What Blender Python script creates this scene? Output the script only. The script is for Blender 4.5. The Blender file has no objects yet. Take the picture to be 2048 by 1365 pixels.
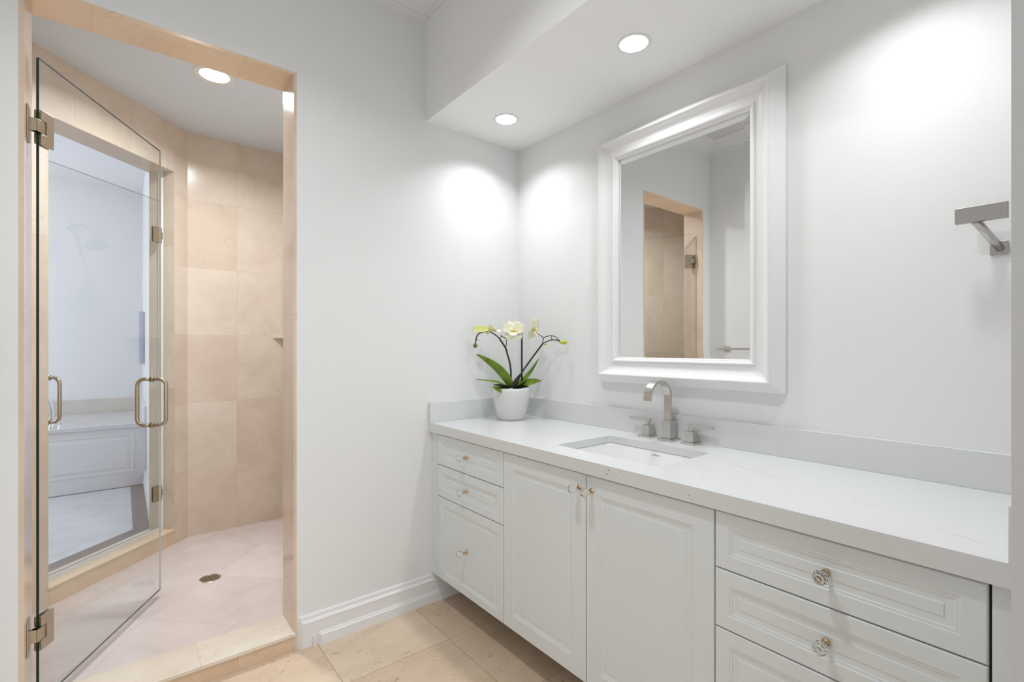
import bpy, bmesh, math, random
from mathutils import Vector, Matrix
random.seed(7)
C = bpy.context.scene.collection
S = bpy.context.scene
R = math.radians

# ---------------------------------------------------------------- camera, world, exposure
cd = bpy.data.cameras.new('camera'); cam = bpy.data.objects.new('camera', cd); C.objects.link(cam)
cd.sensor_fit = 'HORIZONTAL'; cd.sensor_width = 36.0
cd.lens = 967.2/2048*36.0
cd.shift_y = 13.7/2048
cd.clip_start = 0.01
cam.location = (0, 0, 1.234)
cam.rotation_euler = (R(90), 0, R(-38.86))
S.camera = cam
S.view_settings.view_transform = 'Standard'; S.view_settings.look = 'None'
S.view_settings.exposure = 0.0; S.view_settings.gamma = 1.0; S.view_settings.use_curve_mapping = False
W = bpy.data.worlds.new('world'); S.world = W; W.use_nodes = True
W.node_tree.nodes['Background'].inputs[0].default_value = (0.93, 0.965, 1.0, 1)
W.node_tree.nodes['Background'].inputs[1].default_value = 2.3
P_VANITY, P_SHOWER, P_TUB, P_FILL = 2.5, 16.0, 34.0, 9.0
WARM = (0.965, 0.985, 1.0)

def area_disk(name, loc, size, power, color, parent=None, spread=160, rot=(0, 0, 0), rect=None):
    l = bpy.data.lights.new(name, 'AREA'); l.energy = power; l.color = color
    l.shape = 'DISK'; l.size = size; l.spread = R(spread)
    if rect: l.shape = 'RECTANGLE'; l.size, l.size_y = rect
    o = bpy.data.objects.new(name, l); C.objects.link(o); o.location = loc; o.rotation_euler = rot
    if parent: o.parent = parent
    return o
# daylight falling through the big window of the far bathroom (window built further down)
area_disk('window_daylight', (-2.42, 5.2, 1.75), 1, P_TUB, (0.72, 0.77, 1.0), rect=(2.2, 2.0), spread=180, rot=(R(90), 0, R(-90)))

# ---------------------------------------------------------------- dimensions (metres)
YB, YB2 = 2.0955, 2.26            # wall with the shower opening
XR = 1.732                        # vanity wall
XL = -0.35                        # left wall
XC = 1.163                        # counter front
XF = 1.151                        # soffit face
ZS = 2.338                        # soffit underside
ZO = 2.348                        # shower opening head
O0, O1 = -0.235, 0.544            # opening
YN = 0.09                         # near wall inner face
ZC = 2.92                         # ceiling
ZF2 = 0.05                        # shower floor
K = -3.3062                       # diagonal wall plane x - y = K
Y3, X3, Z3 = 3.623, 1.10, 2.585   # shower far wall, right wall, ceiling
N45 = Vector((-1, 1, 0))/math.sqrt(2)

# ---------------------------------------------------------------- material helpers
class NT:
    def __init__(s, name):
        s.m = bpy.data.materials.new(name); s.m.use_nodes = True; s.t = s.m.node_tree
        s.b = s.t.nodes['Principled BSDF']; s.out = s.t.nodes['Material Output']
    def n(s, kind, **kw):
        nd = s.t.nodes.new(kind)
        for k, v in kw.items(): setattr(nd, k, v)
        return nd
    def l(s, a, b): s.t.links.new(a, b)
    def val(s, sock, v):
        if hasattr(v, 'is_output'): s.l(v, sock)
        else: sock.default_value = v
    def math(s, op, a, b=0.0, c=0.0):
        nd = s.n('ShaderNodeMath', operation=op)
        for i, v in enumerate((a, b, c)): s.val(nd.inputs[i], v)
        return nd.outputs[0]
    def dot(s, p, v):
        nd = s.n('ShaderNodeVectorMath', operation='DOT_PRODUCT'); s.l(p, nd.inputs[0]); nd.inputs[1].default_value = v
        return nd.outputs['Value']
    def ramp(s, f, stops):
        nd = s.n('ShaderNodeValToRGB'); s.l(f, nd.inputs[0]); e = nd.color_ramp.elements
        while len(e) < len(stops): e.new(0.5)
        for el, (p, c) in zip(e, stops): el.position = p; el.color = c if len(c) == 4 else (*c, 1)
        return nd.outputs[0]
    def noise(s, vec, scale, detail=4, rough=0.55, dist=0.0):
        nd = s.n('ShaderNodeTexNoise'); s.l(vec, nd.inputs['Vector'])
        nd.inputs['Scale'].default_value = scale; nd.inputs['Detail'].default_value = detail
        nd.inputs['Roughness'].default_value = rough; nd.inputs['Distortion'].default_value = dist
        return nd.outputs['Fac']
    def mix(s, f, a, b, mode='MIX'):
        nd = s.n('ShaderNodeMix', data_type='RGBA', blend_type=mode)
        s.val(nd.inputs[0], f)
        for i, v in ((6, a), (7, b)):
            if hasattr(v, 'is_output'): s.l(v, nd.inputs[i])
            else: nd.inputs[i].default_value = (*v, 1) if len(v) == 3 else v
        return nd.outputs[2]
    def base(s, v):
        if hasattr(v, 'is_output'): s.l(v, s.b.inputs['Base Color'])
        else: s.b.inputs['Base Color'].default_value = (*v, 1)
    def bump(s, h, strength, dist=0.002):
        nd = s.n('ShaderNodeBump'); s.l(h, nd.inputs['Height']); nd.inputs['Strength'].default_value = strength
        nd.inputs['Distance'].default_value = dist; s.l(nd.outputs[0], s.b.inputs['Normal'])

def lin(r, g, b):
    f = lambda c: (c/255/12.92) if c/255 <= 0.04045 else ((c/255+0.055)/1.055)**2.4
    return (f(r), f(g), f(b))

def plain(name, col, rough=0.5, metal=0.0, spec=0.5, noise=0.0, scale=60, coat=0.0):
    t = NT(name); g = t.n('ShaderNodeNewGeometry').outputs['Position']
    nz = t.noise(g, scale, 3)
    k = 1+noise
    a = tuple(min(1, c*(1-noise)) for c in col); b = tuple(min(1, c*k) for c in col)
    t.base(t.ramp(nz, [(0.3, a), (0.7, b)]) if noise else col)
    t.b.inputs['Roughness'].default_value = rough; t.b.inputs['Metallic'].default_value = metal
    t.b.inputs['Specular IOR Level'].default_value = spec; t.b.inputs['Coat Weight'].default_value = coat
    if noise: t.bump(nz, 0.05, 0.001)
    return t.m

PAINT = plain('wall_paint', (0.82, 0.825, 0.825), 0.6, spec=0.25, noise=0.006, scale=90)
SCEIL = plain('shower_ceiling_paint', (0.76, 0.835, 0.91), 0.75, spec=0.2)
SOFP = plain('soffit_paint', (0.93, 0.935, 0.935), 0.7, spec=0.2)
CEILP = plain('ceiling_paint', (0.80, 0.80, 0.795), 0.75, spec=0.2, noise=0.006, scale=90)
TRIMP = plain('trim_paint', (0.84, 0.84, 0.835), 0.3, spec=0.4)
CABP = plain('cabinet_paint', (0.75, 0.79, 0.80), 0.38, spec=0.4, noise=0.005, scale=25)
DARK = plain('dark_gap', (0.14, 0.11, 0.07), 0.7)
FRAMEP = plain('frame_paint', (0.86, 0.86, 0.86), 0.3, spec=0.4)
PORC = plain('porcelain', (0.86, 0.86, 0.86), 0.06, spec=0.55, coat=0.5)
CHROME = plain('chrome', (0.75, 0.76, 0.78), 0.08, metal=1.0)

def brushed(name, col, rough, axis_scale):
    t = NT(name); tc = t.n('ShaderNodeTexCoord').outputs['Object']
    mp = t.n('ShaderNodeMapping'); t.l(tc, mp.inputs[0]); mp.inputs['Scale'].default_value = axis_scale
    nz = t.noise(mp.outputs[0], 60, 3)
    t.base(t.ramp(nz, [(0.3, tuple(c*0.96 for c in col)), (0.7, tuple(min(1, c*1.03) for c in col))]))
    t.b.inputs['Metallic'].default_value = 1.0
    t.l(t.math('MULTIPLY_ADD', nz, 0.12, rough-0.06), t.b.inputs['Roughness'])
    t.bump(nz, 0.015, 0.0003)
    return t.m
NICKEL = brushed('brushed_nickel', (0.60, 0.585, 0.565), 0.30, (1, 1, 10))
NICKELD = brushed('satin_nickel', (0.40, 0.385, 0.365), 0.32, (1, 10, 1))
BRONZE = brushed('satin_bronze', (0.50, 0.435, 0.34), 0.30, (1, 1, 3))
BRASS = brushed('brass_stem', (0.62, 0.44, 0.26), 0.25, (4, 4, 4))

def travertine(name, U, V, u0, v0, tw, th, c1, c2, spots=0.5, joint=0.0008, rough=0.2, jointcol=None, offset=0.0, vein=(1, 1, 1), pits=55):
    """stone tiles laid on a world-space grid: U,V tile axes, u0,v0 a joint crossing"""
    t = NT(name); P = t.n('ShaderNodeNewGeometry').outputs['Position']
    u = t.math('SUBTRACT', t.dot(P, U), u0-tw*40); v = t.math('SUBTRACT', t.dot(P, V), v0-th*40)
    cv = t.n('ShaderNodeCombineXYZ'); t.l(u, cv.inputs[0]); t.l(v, cv.inputs[1])
    bk = t.n('ShaderNodeTexBrick'); t.l(cv.outputs[0], bk.inputs['Vector'])
    bk.offset = offset; bk.squash = 1.0; bk.offset_frequency = 2
    for k, x in (('Scale', 1.0), ('Mortar Size', joint), ('Mortar Smooth', 0.1), ('Bias', 0.0), ('Brick Width', tw), ('Row Height', th)):
        bk.inputs[k].default_value = x
    bk.inputs['Color1'].default_value = (*c1, 1); bk.inputs['Color2'].default_value = (*c2, 1)
    bk.inputs['Mortar'].default_value = (*(jointcol or tuple(c*0.80 for c in c2)), 1)
    # offset of the cloud pattern per tile, so veins break at the joints
    fl = t.n('ShaderNodeVectorMath', operation='FLOOR')
    dv = t.n('ShaderNodeVectorMath', operation='DIVIDE'); t.l(cv.outputs[0], dv.inputs[0]); dv.inputs[1].default_value = (tw, th, 1)
    t.l(dv.outputs[0], fl.inputs[0])
    wn = t.n('ShaderNodeTexWhiteNoise', noise_dimensions='3D'); t.l(fl.outputs[0], wn.inputs['Vector'])
    ad = t.n('ShaderNodeVectorMath', operation='MULTIPLY_ADD'); t.l(wn.outputs['Color'], ad.inputs[0]); ad.inputs[1].default_value = (9, 9, 9)
    sc = t.n('ShaderNodeVectorMath', operation='MULTIPLY'); t.l(P, sc.inputs[0]); sc.inputs[1].default_value = vein
    t.l(sc.outputs[0], ad.inputs[2])
    q = ad.outputs[0]
    cloud = t.ramp(t.noise(q, 4.5, 6, 0.6, 0.6), [(0.25, (0.90, 0.88, 0.86)), (0.5, (0.99, 0.99, 0.99)), (0.75, (1.06, 1.07, 1.09))])
    col = t.mix(1.0, bk.outputs['Color'], cloud, 'MULTIPLY')
    # thin branching veins
    nz = t.noise(q, 7, 8, 0.62, 1.2)
    vn = t.ramp(t.math('ABSOLUTE', t.math('SUBTRACT', nz, 0.5)), [(0.0, (1, 1, 1)), (0.012, (0, 0, 0))])
    msk = t.ramp(t.noise(q, 3, 3), [(0.5, (0, 0, 0)), (0.68, (1, 1, 1))])
    f = t.math('MULTIPLY', t.math('MULTIPLY', vn, msk), 0.35*min(1, spots*1.5))
    col = t.mix(f, col, tuple(c*0.62 for c in c2))
    # fossil pits
    pn = t.noise(q, pits, 5, 0.7, 1.5)
    pit = t.ramp(pn, [(0.585, (0, 0, 0)), (0.63, (1, 1, 1))])
    pm = t.ramp(t.noise(q, 6, 3), [(0.44, (0, 0, 0)), (0.62, (1, 1, 1))])
    f2 = t.math('MULTIPLY', t.math('MULTIPLY', pit, pm), spots)
    col = t.mix(f2, col, tuple(c*0.42 for c in c2))
    t.base(col); t.b.inputs['Roughness'].default_value = rough; t.b.inputs['Specular IOR Level'].default_value = 0.4
    t.bump(t.math('SUBTRACT', 1.0, t.math('ADD', bk.outputs['Fac'], t.math('MULTIPLY', f2, 0.5))), 0.25, 0.0008)
    return t.m

TB1, TB2 = lin(228, 214, 200), lin(221, 203, 185)
X_, Y_, Z_ = (1, 0, 0), (0, 1, 0), (0, 0, 1)
q2 = 1/math.sqrt(2)
TW_B = travertine('stone_far_wall', X_, Z_, 0.3168, 0.464, 0.2725, 0.425, TB1, TB2, 0.35)
TW_D = travertine('stone_diagonal_wall', (q2, q2, 0), Z_, (0.3168+3.623)*q2-0.1, 0.464, 0.30, 0.425, TB1, TB2, 0.35)
TW_R = travertine('stone_side_wall', Y_, Z_, 2.26, 0.464, 0.2725, 0.425, TB1, TB2, 0.35)
JB1, JB2 = lin(226, 208, 190), lin(220, 198, 176)
TJ = travertine('stone_jamb', X_, Z_, -4.0, 2.285, 9.0, 0.915, JB1, JB2, 0.3, rough=0.15)
TH = travertine('stone_head', X_, Y_, -0.08, 1.9, 0.446, 0.9, lin(238, 212, 182), lin(234, 206, 174), 0.4)
TJD = travertine('stone_inner_jamb', (q2, q2, 0), Z_, -3.0, 0.99, 9.0, 0.86, lin(222, 208, 188), lin(214, 198, 176), 0.3)
TC = travertine('stone_curb', X_, Z_, 0.225, -0.5, 0.62, 2.0, lin(232, 222, 208), lin(226, 212, 194), 0.4)
TCR = travertine('stone_curb_riser', X_, Z_, 0.345, -0.5, 0.62, 2.0, lin(222, 196, 168), lin(214, 186, 156), 0.5)
TCD = travertine('stone_inner_curb', (q2, q2, 0), Z_, 2.3, -0.5, 0.33, 2.0, lin(228, 208, 180), lin(222, 200, 170), 0.3)
TFL = travertine('stone_floor', X_, Y_, 0.633, 1.763, 0.4445, 0.4445, lin(224, 203, 179), lin(213, 189, 163), 1.0, rough=0.3, joint=0.0014, vein=(1, 2.0, 1), pits=36, jointcol=lin(176, 146, 116))
TSF = travertine('stone_shower_floor', (q2, q2, 0), (q2, -q2, 0), 3.30*q2, -2.556*q2, 0.41, 0.41, lin(228, 217, 213), lin(220, 207, 203), 0.3, rough=0.16, joint=0.0008, vein=(1, 1, 1), jointcol=lin(196, 178, 170))
TMF = travertine('pale_marble_floor', (q2, q2, 0), (q2, -q2, 0), 3.0, -3.0, 0.45, 0.45, lin(224, 224, 226), lin(214, 214, 218), 0.15, rough=0.12)
DKM = travertine('dark_marble_border', X_, Y_, -2.2, -2.2, 5.3, 9, lin(130, 118, 110), lin(118, 106, 100), 0.3, rough=0.12)

def quartz():
    t = NT('white_quartz'); P = t.n('ShaderNodeNewGeometry').outputs['Position']
    wob = t.noise(P, 3.0, 5, 0.6); fine = t.noise(P, 22, 4, 0.6)
    col = t.ramp(t.noise(P, 1.6, 4), [(0.3, (0.70, 0.71, 0.71)), (0.7, (0.735, 0.745, 0.745))])
    def vein(p0, p1, amp, wid, strg, seed, a, b):
        d = Vector((p1[0]-p0[0], p1[1]-p0[1], 0)).normalized(); nrm = (-d.y, d.x, 0.35)
        s_ = t.dot(P, nrm); s_ = t.math('SUBTRACT', s_, -d.y*p0[0]+d.x*p0[1]+0.35*0.87)
        s_ = t.math('ADD', s_, t.math('MULTIPLY', t.math('SUBTRACT', wob, 0.5), amp))
        s_ = t.math('ADD', s_, t.math('MULTIPLY', t.math('SUBTRACT', fine, 0.5), amp*0.28))
        m = t.ramp(t.math('ABSOLUTE', s_), [(0.0, (1, 1, 1)), (wid, (0, 0, 0))])
        mk = t.ramp(t.noise(P, 5+seed, 3), [(a, (0, 0, 0)), (b, (1, 1, 1))])
        al = t.math('SUBTRACT', t.dot(P, tuple(d)), d.x*p0[0]+d.y*p0[1]); Ln = math.hypot(p1[0]-p0[0], p1[1]-p0[1])
        rng = t.math('MULTIPLY', t.math('GREATER_THAN', al, 0.0), t.math('LESS_THAN', al, Ln))
        rng = t.math('MULTIPLY', rng, t.math('LESS_THAN', t.dot(P, (0, 0, 1)), 0.8705))
        return t.math('MULTIPLY', t.math('MULTIPLY', t.math('MULTIPLY', m, mk), rng), strg)
    for v in (vein((1.50, 0.80), (1.25, 0.13), 0.07, 0.0022, 0.5, 0, 0.46, 0.6),
              vein((1.58, 0.9), (1.30, 0.2), 0.10, 0.0018, 0.3, 2, 0.5, 0.62),
              vein((1.45, 1.0), (1.20, 0.62), 0.09, 0.0018, 0.28, 4, 0.5, 0.6)):
        col = t.mix(v, col, (0.40, 0.38, 0.36))
    for (x, y, z, r) in ((1.163, 0.9705, 0.8575, 0.0022), (1.163, 0.9775, 0.8440, 0.0020), (1.163, 0.928, 0.860, 0.0014), (1.163, 0.915, 0.852, 0.0012), (1.163, 0.700, 0.845, 0.0016), (1.163, 0.690, 0.836, 0.0012), (1.5815, 1.27, 0.858, 0.0022)):
        dn = t.n('ShaderNodeVectorMath', operation='DISTANCE'); t.l(P, dn.inputs[0]); dn.inputs[1].default_value = (x, y, z)
        f = t.math('LESS_THAN', t.math('ADD', dn.outputs['Value'], t.math('MULTIPLY', t.math('SUBTRACT', fine, 0.5), r)), r)
        col = t.mix(f, col, (0.16, 0.15, 0.14))
    t.base(col); t.b.inputs['Roughness'].default_value = 0.14; t.b.inputs['Specular IOR Level'].default_value = 0.5
    return t.m
QUARTZ = quartz()

def mirror_mat():
    t = NT('mirror_silver'); t.b.inputs['Metallic'].default_value = 1.0; t.b.inputs['Roughness'].default_value = 0.0
    t.base((0.87, 0.885, 0.88)); return t.m
MIRROR = mirror_mat()

def pane_mat(tint):
    t = NT('clear_glass_pane')
    tr = t.n('ShaderNodeBsdfTransparent'); tr.inputs[0].default_value = (*tint, 1)
    gl = t.n('ShaderNodeBsdfGlossy'); gl.inputs['Roughness'].default_value = 0.0; gl.inputs[0].default_value = (1, 1, 1, 1)
    fr = t.n('ShaderNodeFresnel'); fr.inputs['IOR'].default_value = 1.5
    ge = t.n('ShaderNodeNewGeometry'); f = t.math('MULTIPLY', fr.outputs[0], t.math('SUBTRACT', 1.0, ge.outputs['Backfacing']))
    mx = t.n('ShaderNodeMixShader'); t.l(f, mx.inputs[0]); t.l(tr.outputs[0], mx.inputs[1]); t.l(gl.outputs[0], mx.inputs[2])
    t.l(mx.outputs[0], t.out.inputs['Surface']); return t.m
PANE = pane_mat((0.97, 0.98, 0.974))
EDGE = plain('glass_edge', (0.010, 0.035, 0.028), 0.08, spec=0.5)
PALE_EDGE = plain('pale_glass_edge', (0.66, 0.72, 0.69), 0.1, spec=0.6)

def glass_mat(name):
    t = NT(name); t.base((0.98, 0.99, 0.99)); t.b.inputs['Transmission Weight'].default_value = 1.0
    t.b.inputs['Roughness'].default_value = 0.0; t.b.inputs['IOR'].default_value = 1.5; return t.m
CRYSTAL = glass_mat('crystal')

def emit(name, col, s):
    t = NT(name); t.b.inputs['Emission Color'].default_value = (*col, 1); t.b.inputs['Emission Strength'].default_value = s
    t.base((0.9, 0.9, 0.9)); return t.m
LENS = emit('lamp_lens', (1, 0.99, 0.97), 2.5)

# ---------------------------------------------------------------- mesh helpers
def new(): return bmesh.new()
def box(bm, x0, y0, z0, x1, y1, z1, M=None, mi=0):
    vs = [bm.verts.new((x, y, z)) for x in (x0, x1) for y in (y0, y1) for z in (z0, z1)]
    if M: 
        for v in vs: v.co = M @ v.co
    fs = [(0, 1, 3, 2), (4, 6, 7, 5), (0, 4, 5, 1), (2, 3, 7, 6), (0, 2, 6, 4), (1, 5, 7, 3)]
    for f in fs: bm.faces.new([vs[i] for i in f]).material_index = mi
    return vs
def prism(bm, poly, z0, z1, mi=0):
    b = [bm.verts.new((p[0], p[1], z0)) for p in poly]; t = [bm.verts.new((p[0], p[1], z1)) for p in poly]
    n = len(poly); bm.faces.new(b[::-1]).material_index = mi; bm.faces.new(t).material_index = mi
    for i in range(n): bm.faces.new((b[i], b[(i+1) % n], t[(i+1) % n], t[i])).material_index = mi
def lathe(bm, prof, seg=32, M=None, mi=0, smooth=True, cap=True):
    rings = []
    for r, z in prof:
        if r < 1e-6: rings.append([bm.verts.new((0, 0, z))])
        else: rings.append([bm.verts.new((r*math.cos(2*math.pi*i/seg), r*math.sin(2*math.pi*i/seg), z)) for i in range(seg)])
    vs = [v for r in rings for v in r]
    for a, b in zip(rings, rings[1:]):
        for i in range(seg):
            j = (i+1) % seg
            if len(a) == 1 and len(b) == 1: continue
            if len(a) == 1: f = bm.faces.new((a[0], b[j], b[i]))
            elif len(b) == 1: f = bm.faces.new((a[i], a[j], b[0]))
            else: f = bm.faces.new((a[i], a[j], b[j], b[i]))
            f.smooth = smooth; f.material_index = mi
    if M:
        for v in vs: v.co = M @ v.co
def tube(bm, pts, rad, seg=10, mi=0, cap=True):
    pts = [Vector(p) for p in pts]; rads = rad if isinstance(rad, (list, tuple)) else [rad]*len(pts)
    T0 = (pts[1]-pts[0]).normalized(); up = Vector((0, 0, 1)) if abs(T0.z) < 0.9 else Vector((1, 0, 0))
    N = (up-T0*up.dot(T0)).normalized(); rings = []
    for i, p in enumerate(pts):
        T = ((pts[min(i+1, len(pts)-1)]-pts[max(i-1, 0)])).normalized()
        N = (N-T*N.dot(T)).normalized(); B = T.cross(N)
        rings.append([bm.verts.new(p+(N*math.cos(2*math.pi*k/seg)+B*math.sin(2*math.pi*k/seg))*rads[i]) for k in range(seg)])
    for a, b in zip(rings, rings[1:]):
        for i in range(seg):
            f = bm.faces.new((a[i], a[(i+1) % seg], b[(i+1) % seg], b[i])); f.smooth = True; f.material_index = mi
    if cap: bm.faces.new(rings[0][::-1]).material_index = mi; bm.faces.new(rings[-1]).material_index = mi
def spline(pts, n=8):
    P = [Vector(p) for p in pts]; out = []
    for i in range(len(P)-1):
        a, b, c, d = P[max(i-1, 0)], P[i], P[i+1], P[min(i+2, len(P)-1)]
        for k in range(n):
            t = k/n; out.append(0.5*((2*b)+(c-a)*t+(2*a-5*b+4*c-d)*t*t+(3*b-a-3*c+d)*t**3))
    out.append(P[-1]); return out
def loops(bm, ls, mi=0, close_last=True, smooth=False, close_first=False):
    """skin successive closed loops of equal vertex count"""
    L = [[bm.verts.new(p) for p in l] for l in ls]; n = len(L[0])
    for a, b in zip(L, L[1:]):
        for i in range(n):
            f = bm.faces.new((a[i], a[(i+1) % n], b[(i+1) % n], b[i])); f.material_index = mi; f.smooth = smooth
    if close_last: bm.faces.new(L[-1]).material_index = mi
    if close_first: bm.faces.new(L[0][::-1]).material_index = mi
    return L

def obj(name, bm, mats, parent=None, bevel=0.0, seg=2, loc=None):
    bmesh.ops.remove_doubles(bm, verts=bm.verts, dist=1e-6)
    bmesh.ops.recalc_face_normals(bm, faces=bm.faces)
    me = bpy.data.meshes.new(name); bm.to_mesh(me); bm.free()
    for m in (mats if isinstance(mats, (list, tuple)) else [mats]): me.materials.append(m)
    o = bpy.data.objects.new(name, me); C.objects.link(o)
    if parent:
        o.parent = parent
        w = Vector((0, 0, 0)); q = parent
        while q: w += q.location; q = q.parent
        o.location = -w                      # mesh data are written in world coordinates (unrotated parents)
    if loc: o.location = loc
    if bevel:
        b = o.modifiers.new('bevel', 'BEVEL'); b.width = bevel; b.segments = seg; b.limit_method = 'ANGLE'; b.angle_limit = R(40); b.harden_normals = True
    return o
def struct(name, bm, mats, bevel=0.0):
    o = obj(name, bm, mats, None, bevel); o['kind'] = 'structure'; return o
def thing(name, label, cat, loc=(0, 0, 0), group=None):
    o = bpy.data.objects.new(name, None); C.objects.link(o); o.location = loc
    o.empty_display_size = 0.05
    o['label'] = label; o['category'] = cat
    if group: o['group'] = group
    return o
def copy_tree(o, parent=None):
    c = o.copy(); C.objects.link(c)
    if parent: c.parent = parent
    for ch in [x for x in bpy.data.objects if x.parent is o]: copy_tree(ch, c)
    return c

# ================================================================ SETTING : vanity room
bm = new()
box(bm, XL-0.15, -2.2, -0.12, 2.1, YB, 0.0); struct('floor', bm, TFL)
bm = new(); h = 0.012
box(bm, XL-0.15, YB, -0.12, O0-h, YB2-0.01, ZC); box(bm, O1+h, YB, -0.12, XR+0.15, YB2-0.01, ZC)
box(bm, O0-h, YB, ZO+h, O1+h, YB2-0.01, ZC)
struct('wall_back', bm, PAINT)
bm = new(); box(bm, XR, -0.06, -0.12, XR+0.15, YB, ZC); struct('wall_right', bm, PAINT)
bm = new(); box(bm, XL-0.15, -0.06, -0.12, XL, YB, ZC); struct('wall_left', bm, PAINT)
HALLDIM = plain('hall_dimming_paint', (0.42, 0.41, 0.40), 0.6, spec=0.2)  # dark colour added to cut the bounce onto the doorway jamb
bm = new(); box(bm, XL-0.15, -2.2, -0.12, XL, -0.06, ZC); struct('wall_hall_left_added', bm, HALLDIM)
bm = new(); box(bm, 1.95, -2.2, -0.12, 2.1, 0.0, ZC); struct('wall_hall_right_added', bm, PAINT)  # unseen hall walls and ceiling, added to hold back light from behind
bm = new(); box(bm, XR, -0.06, -0.12, 1.95, YN, ZC); struct('wall_hall_front_added', bm, PAINT)
bm = new(); box(bm, XL-0.15, -2.2, ZC, 2.1, -0.06, ZC+0.1); struct('ceiling_hall_added', bm, CEILP)
bm = new(); box(bm, 0.983, -0.06, 0.0, XR, YN, ZC); box(bm, XL, -0.06, 2.25, 0.983, YN, ZC); struct('wall_near', bm, plain('near_wall_shade_grey', (0.60, 0.60, 0.60), 0.6, spec=0.2))  # darker grey than the other walls, paints in the shade on the jamb
bm = new(); box(bm, XL-0.15, -0.06, ZC, XR+0.15, YB2, ZC+0.1); struct('ceiling', bm, CEILP)
bm = new(); box(bm, XF, YN, ZS, XR, YB, ZC); struct('ceiling_soffit', bm, SOFP)

# crown moulding (profile: distance from wall, drop from the ceiling)
crown = [(0.0, 0.0), (0.085, 0.0), (0.085, 0.012), (0.075, 0.018), (0.060, 0.030), (0.040, 0.052), (0.026, 0.070), (0.014, 0.078), (0.014, 0.088), (0.006, 0.092), (0.006, 0.104), (0.0, 0.106)]
def crown_run(bm, path):
    """path: list of (point, outward dir for profile) mitred"""
    L = [[Vector((p[0]+d[0]*a, p[1]+d[1]*a, ZC-b)) for a, b in crown] for p, d in path]
    V = [[bm.verts.new(q) for q in l] for l in L]
    for a, b in zip(V, V[1:]):
        for i in range(len(crown)-1): bm.faces.new((a[i], a[i+1], b[i+1], b[i]))
bm = new()
crown_run(bm, [((XL, YN), (1, 0)), ((XL, YB), (1, -1)), ((XF, YB), (-1, -1)), ((XF, YN), (-1, 0))])
struct('trim_1', bm, TRIMP)

# baseboard of the back wall, stepped, mitre-returned at the shower opening
def base_profile(bm, prof, x0, x1):
    """prof: (distance off the wall, z) ; left end returned square"""
    A = [bm.verts.new((x0, YB, z)) for d, z in prof]
    B = [bm.verts.new((x0+ d*0.9, YB-d, z)) for d, z in prof]
    D = [bm.verts.new((x1, YB-d, z)) for d, z in prof]
    for i in range(len(prof)-1):
        bm.faces.new((A[i], A[i+1], B[i+1], B[i])); bm.faces.new((B[i], B[i+1], D[i+1], D[i]))
bm = new()
base_profile(bm, [(0, 0.128), (0.010, 0.126), (0.012, 0.122), (0.012, 0.112), (0.014, 0.109), (0.022, 0.105), (0.024, 0.100), (0.022, 0.096), (0.020, 0.0)], 0.556, XR)
base_profile(bm, [(0.019, 0.050), (0.028, 0.048), (0.029, 0.043), (0.034, 0.040), (0.034, 0.0)], 0.615, XR)
box(bm, 0.615, YB-0.034, 0.0, 0.6205, YB-0.019, 0.042)
struct('baseboard_back', bm, TRIMP)
bm = new(); box(bm, XR-0.018, YN, 0, XR, YB-0.034, 0.12); struct('baseboard_right', bm, TRIMP, 0.003)
bm = new(); box(bm, XL, -0.06, 0, XL+0.018, YB, 0.12); struct('baseboard_left', bm, TRIMP, 0.003)

# stone lining of the shower opening
e = 0.0008
bm = new()
box(bm, O0-h, YB-e, 0.0, O0, YB2, ZO+h); box(bm, O1, YB-e, 0.0, O1+h, YB2, ZO+h); struct('trim_2', bm, TJ)
bm = new(); box(bm, O0, YB-e, ZO, O1, YB2, ZO+h); struct('trim_3', bm, TH)
bm = new(); box(bm, O0, YB-0.004, 0.0, O1, YB2, 0.058); struct('trim_8', bm, TCR, 0.001)
bm = new(); box(bm, O0-0.004, YB-0.010, 0.058, O1+0.006, YB2+0.004, 0.072)
struct('trim_4', bm, TC, 0.0015)

# ================================================================ SETTING : shower
bm = new()
prism(bm, [(-1.14, YB2), (X3+0.1, YB2), (X3+0.1, Y3+0.05), (0.275, Y3+0.05)], -0.1, ZF2); struct('floor_shower', bm, TSF)
bm = new(); box(bm, -1.4, YB2-0.01, ZF2, O0-h, YB2, Z3); box(bm, O1+h, YB2-0.01, ZF2, X3, YB2, Z3); box(bm, O0-h, YB2-0.01, ZO+h, O1+h, YB2, Z3)
struct('wall_shower_front', bm, travertine('stone_front_wall', X_, Z_, 0.544, 0.464, 0.2725, 0.425, TB1, TB2, 0.35))
bm = new(); box(bm, 0.3168, Y3, ZF2, X3+0.1, Y3+0.12, Z3); struct('wall_shower_back', bm, TW_B)
bm = new(); box(bm, X3, YB2, ZF2, X3+0.1, Y3, Z3); struct('wall_shower_right', bm, TW_R)
bm = new(); prism(bm, [(-1.14, YB2-0.01), (X3+0.1, YB2-0.01), (X3+0.1, Y3+0.05), (0.275, Y3+0.05)], Z3, Z3+0.1); struct('ceiling_shower', bm, SCEIL)

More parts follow.
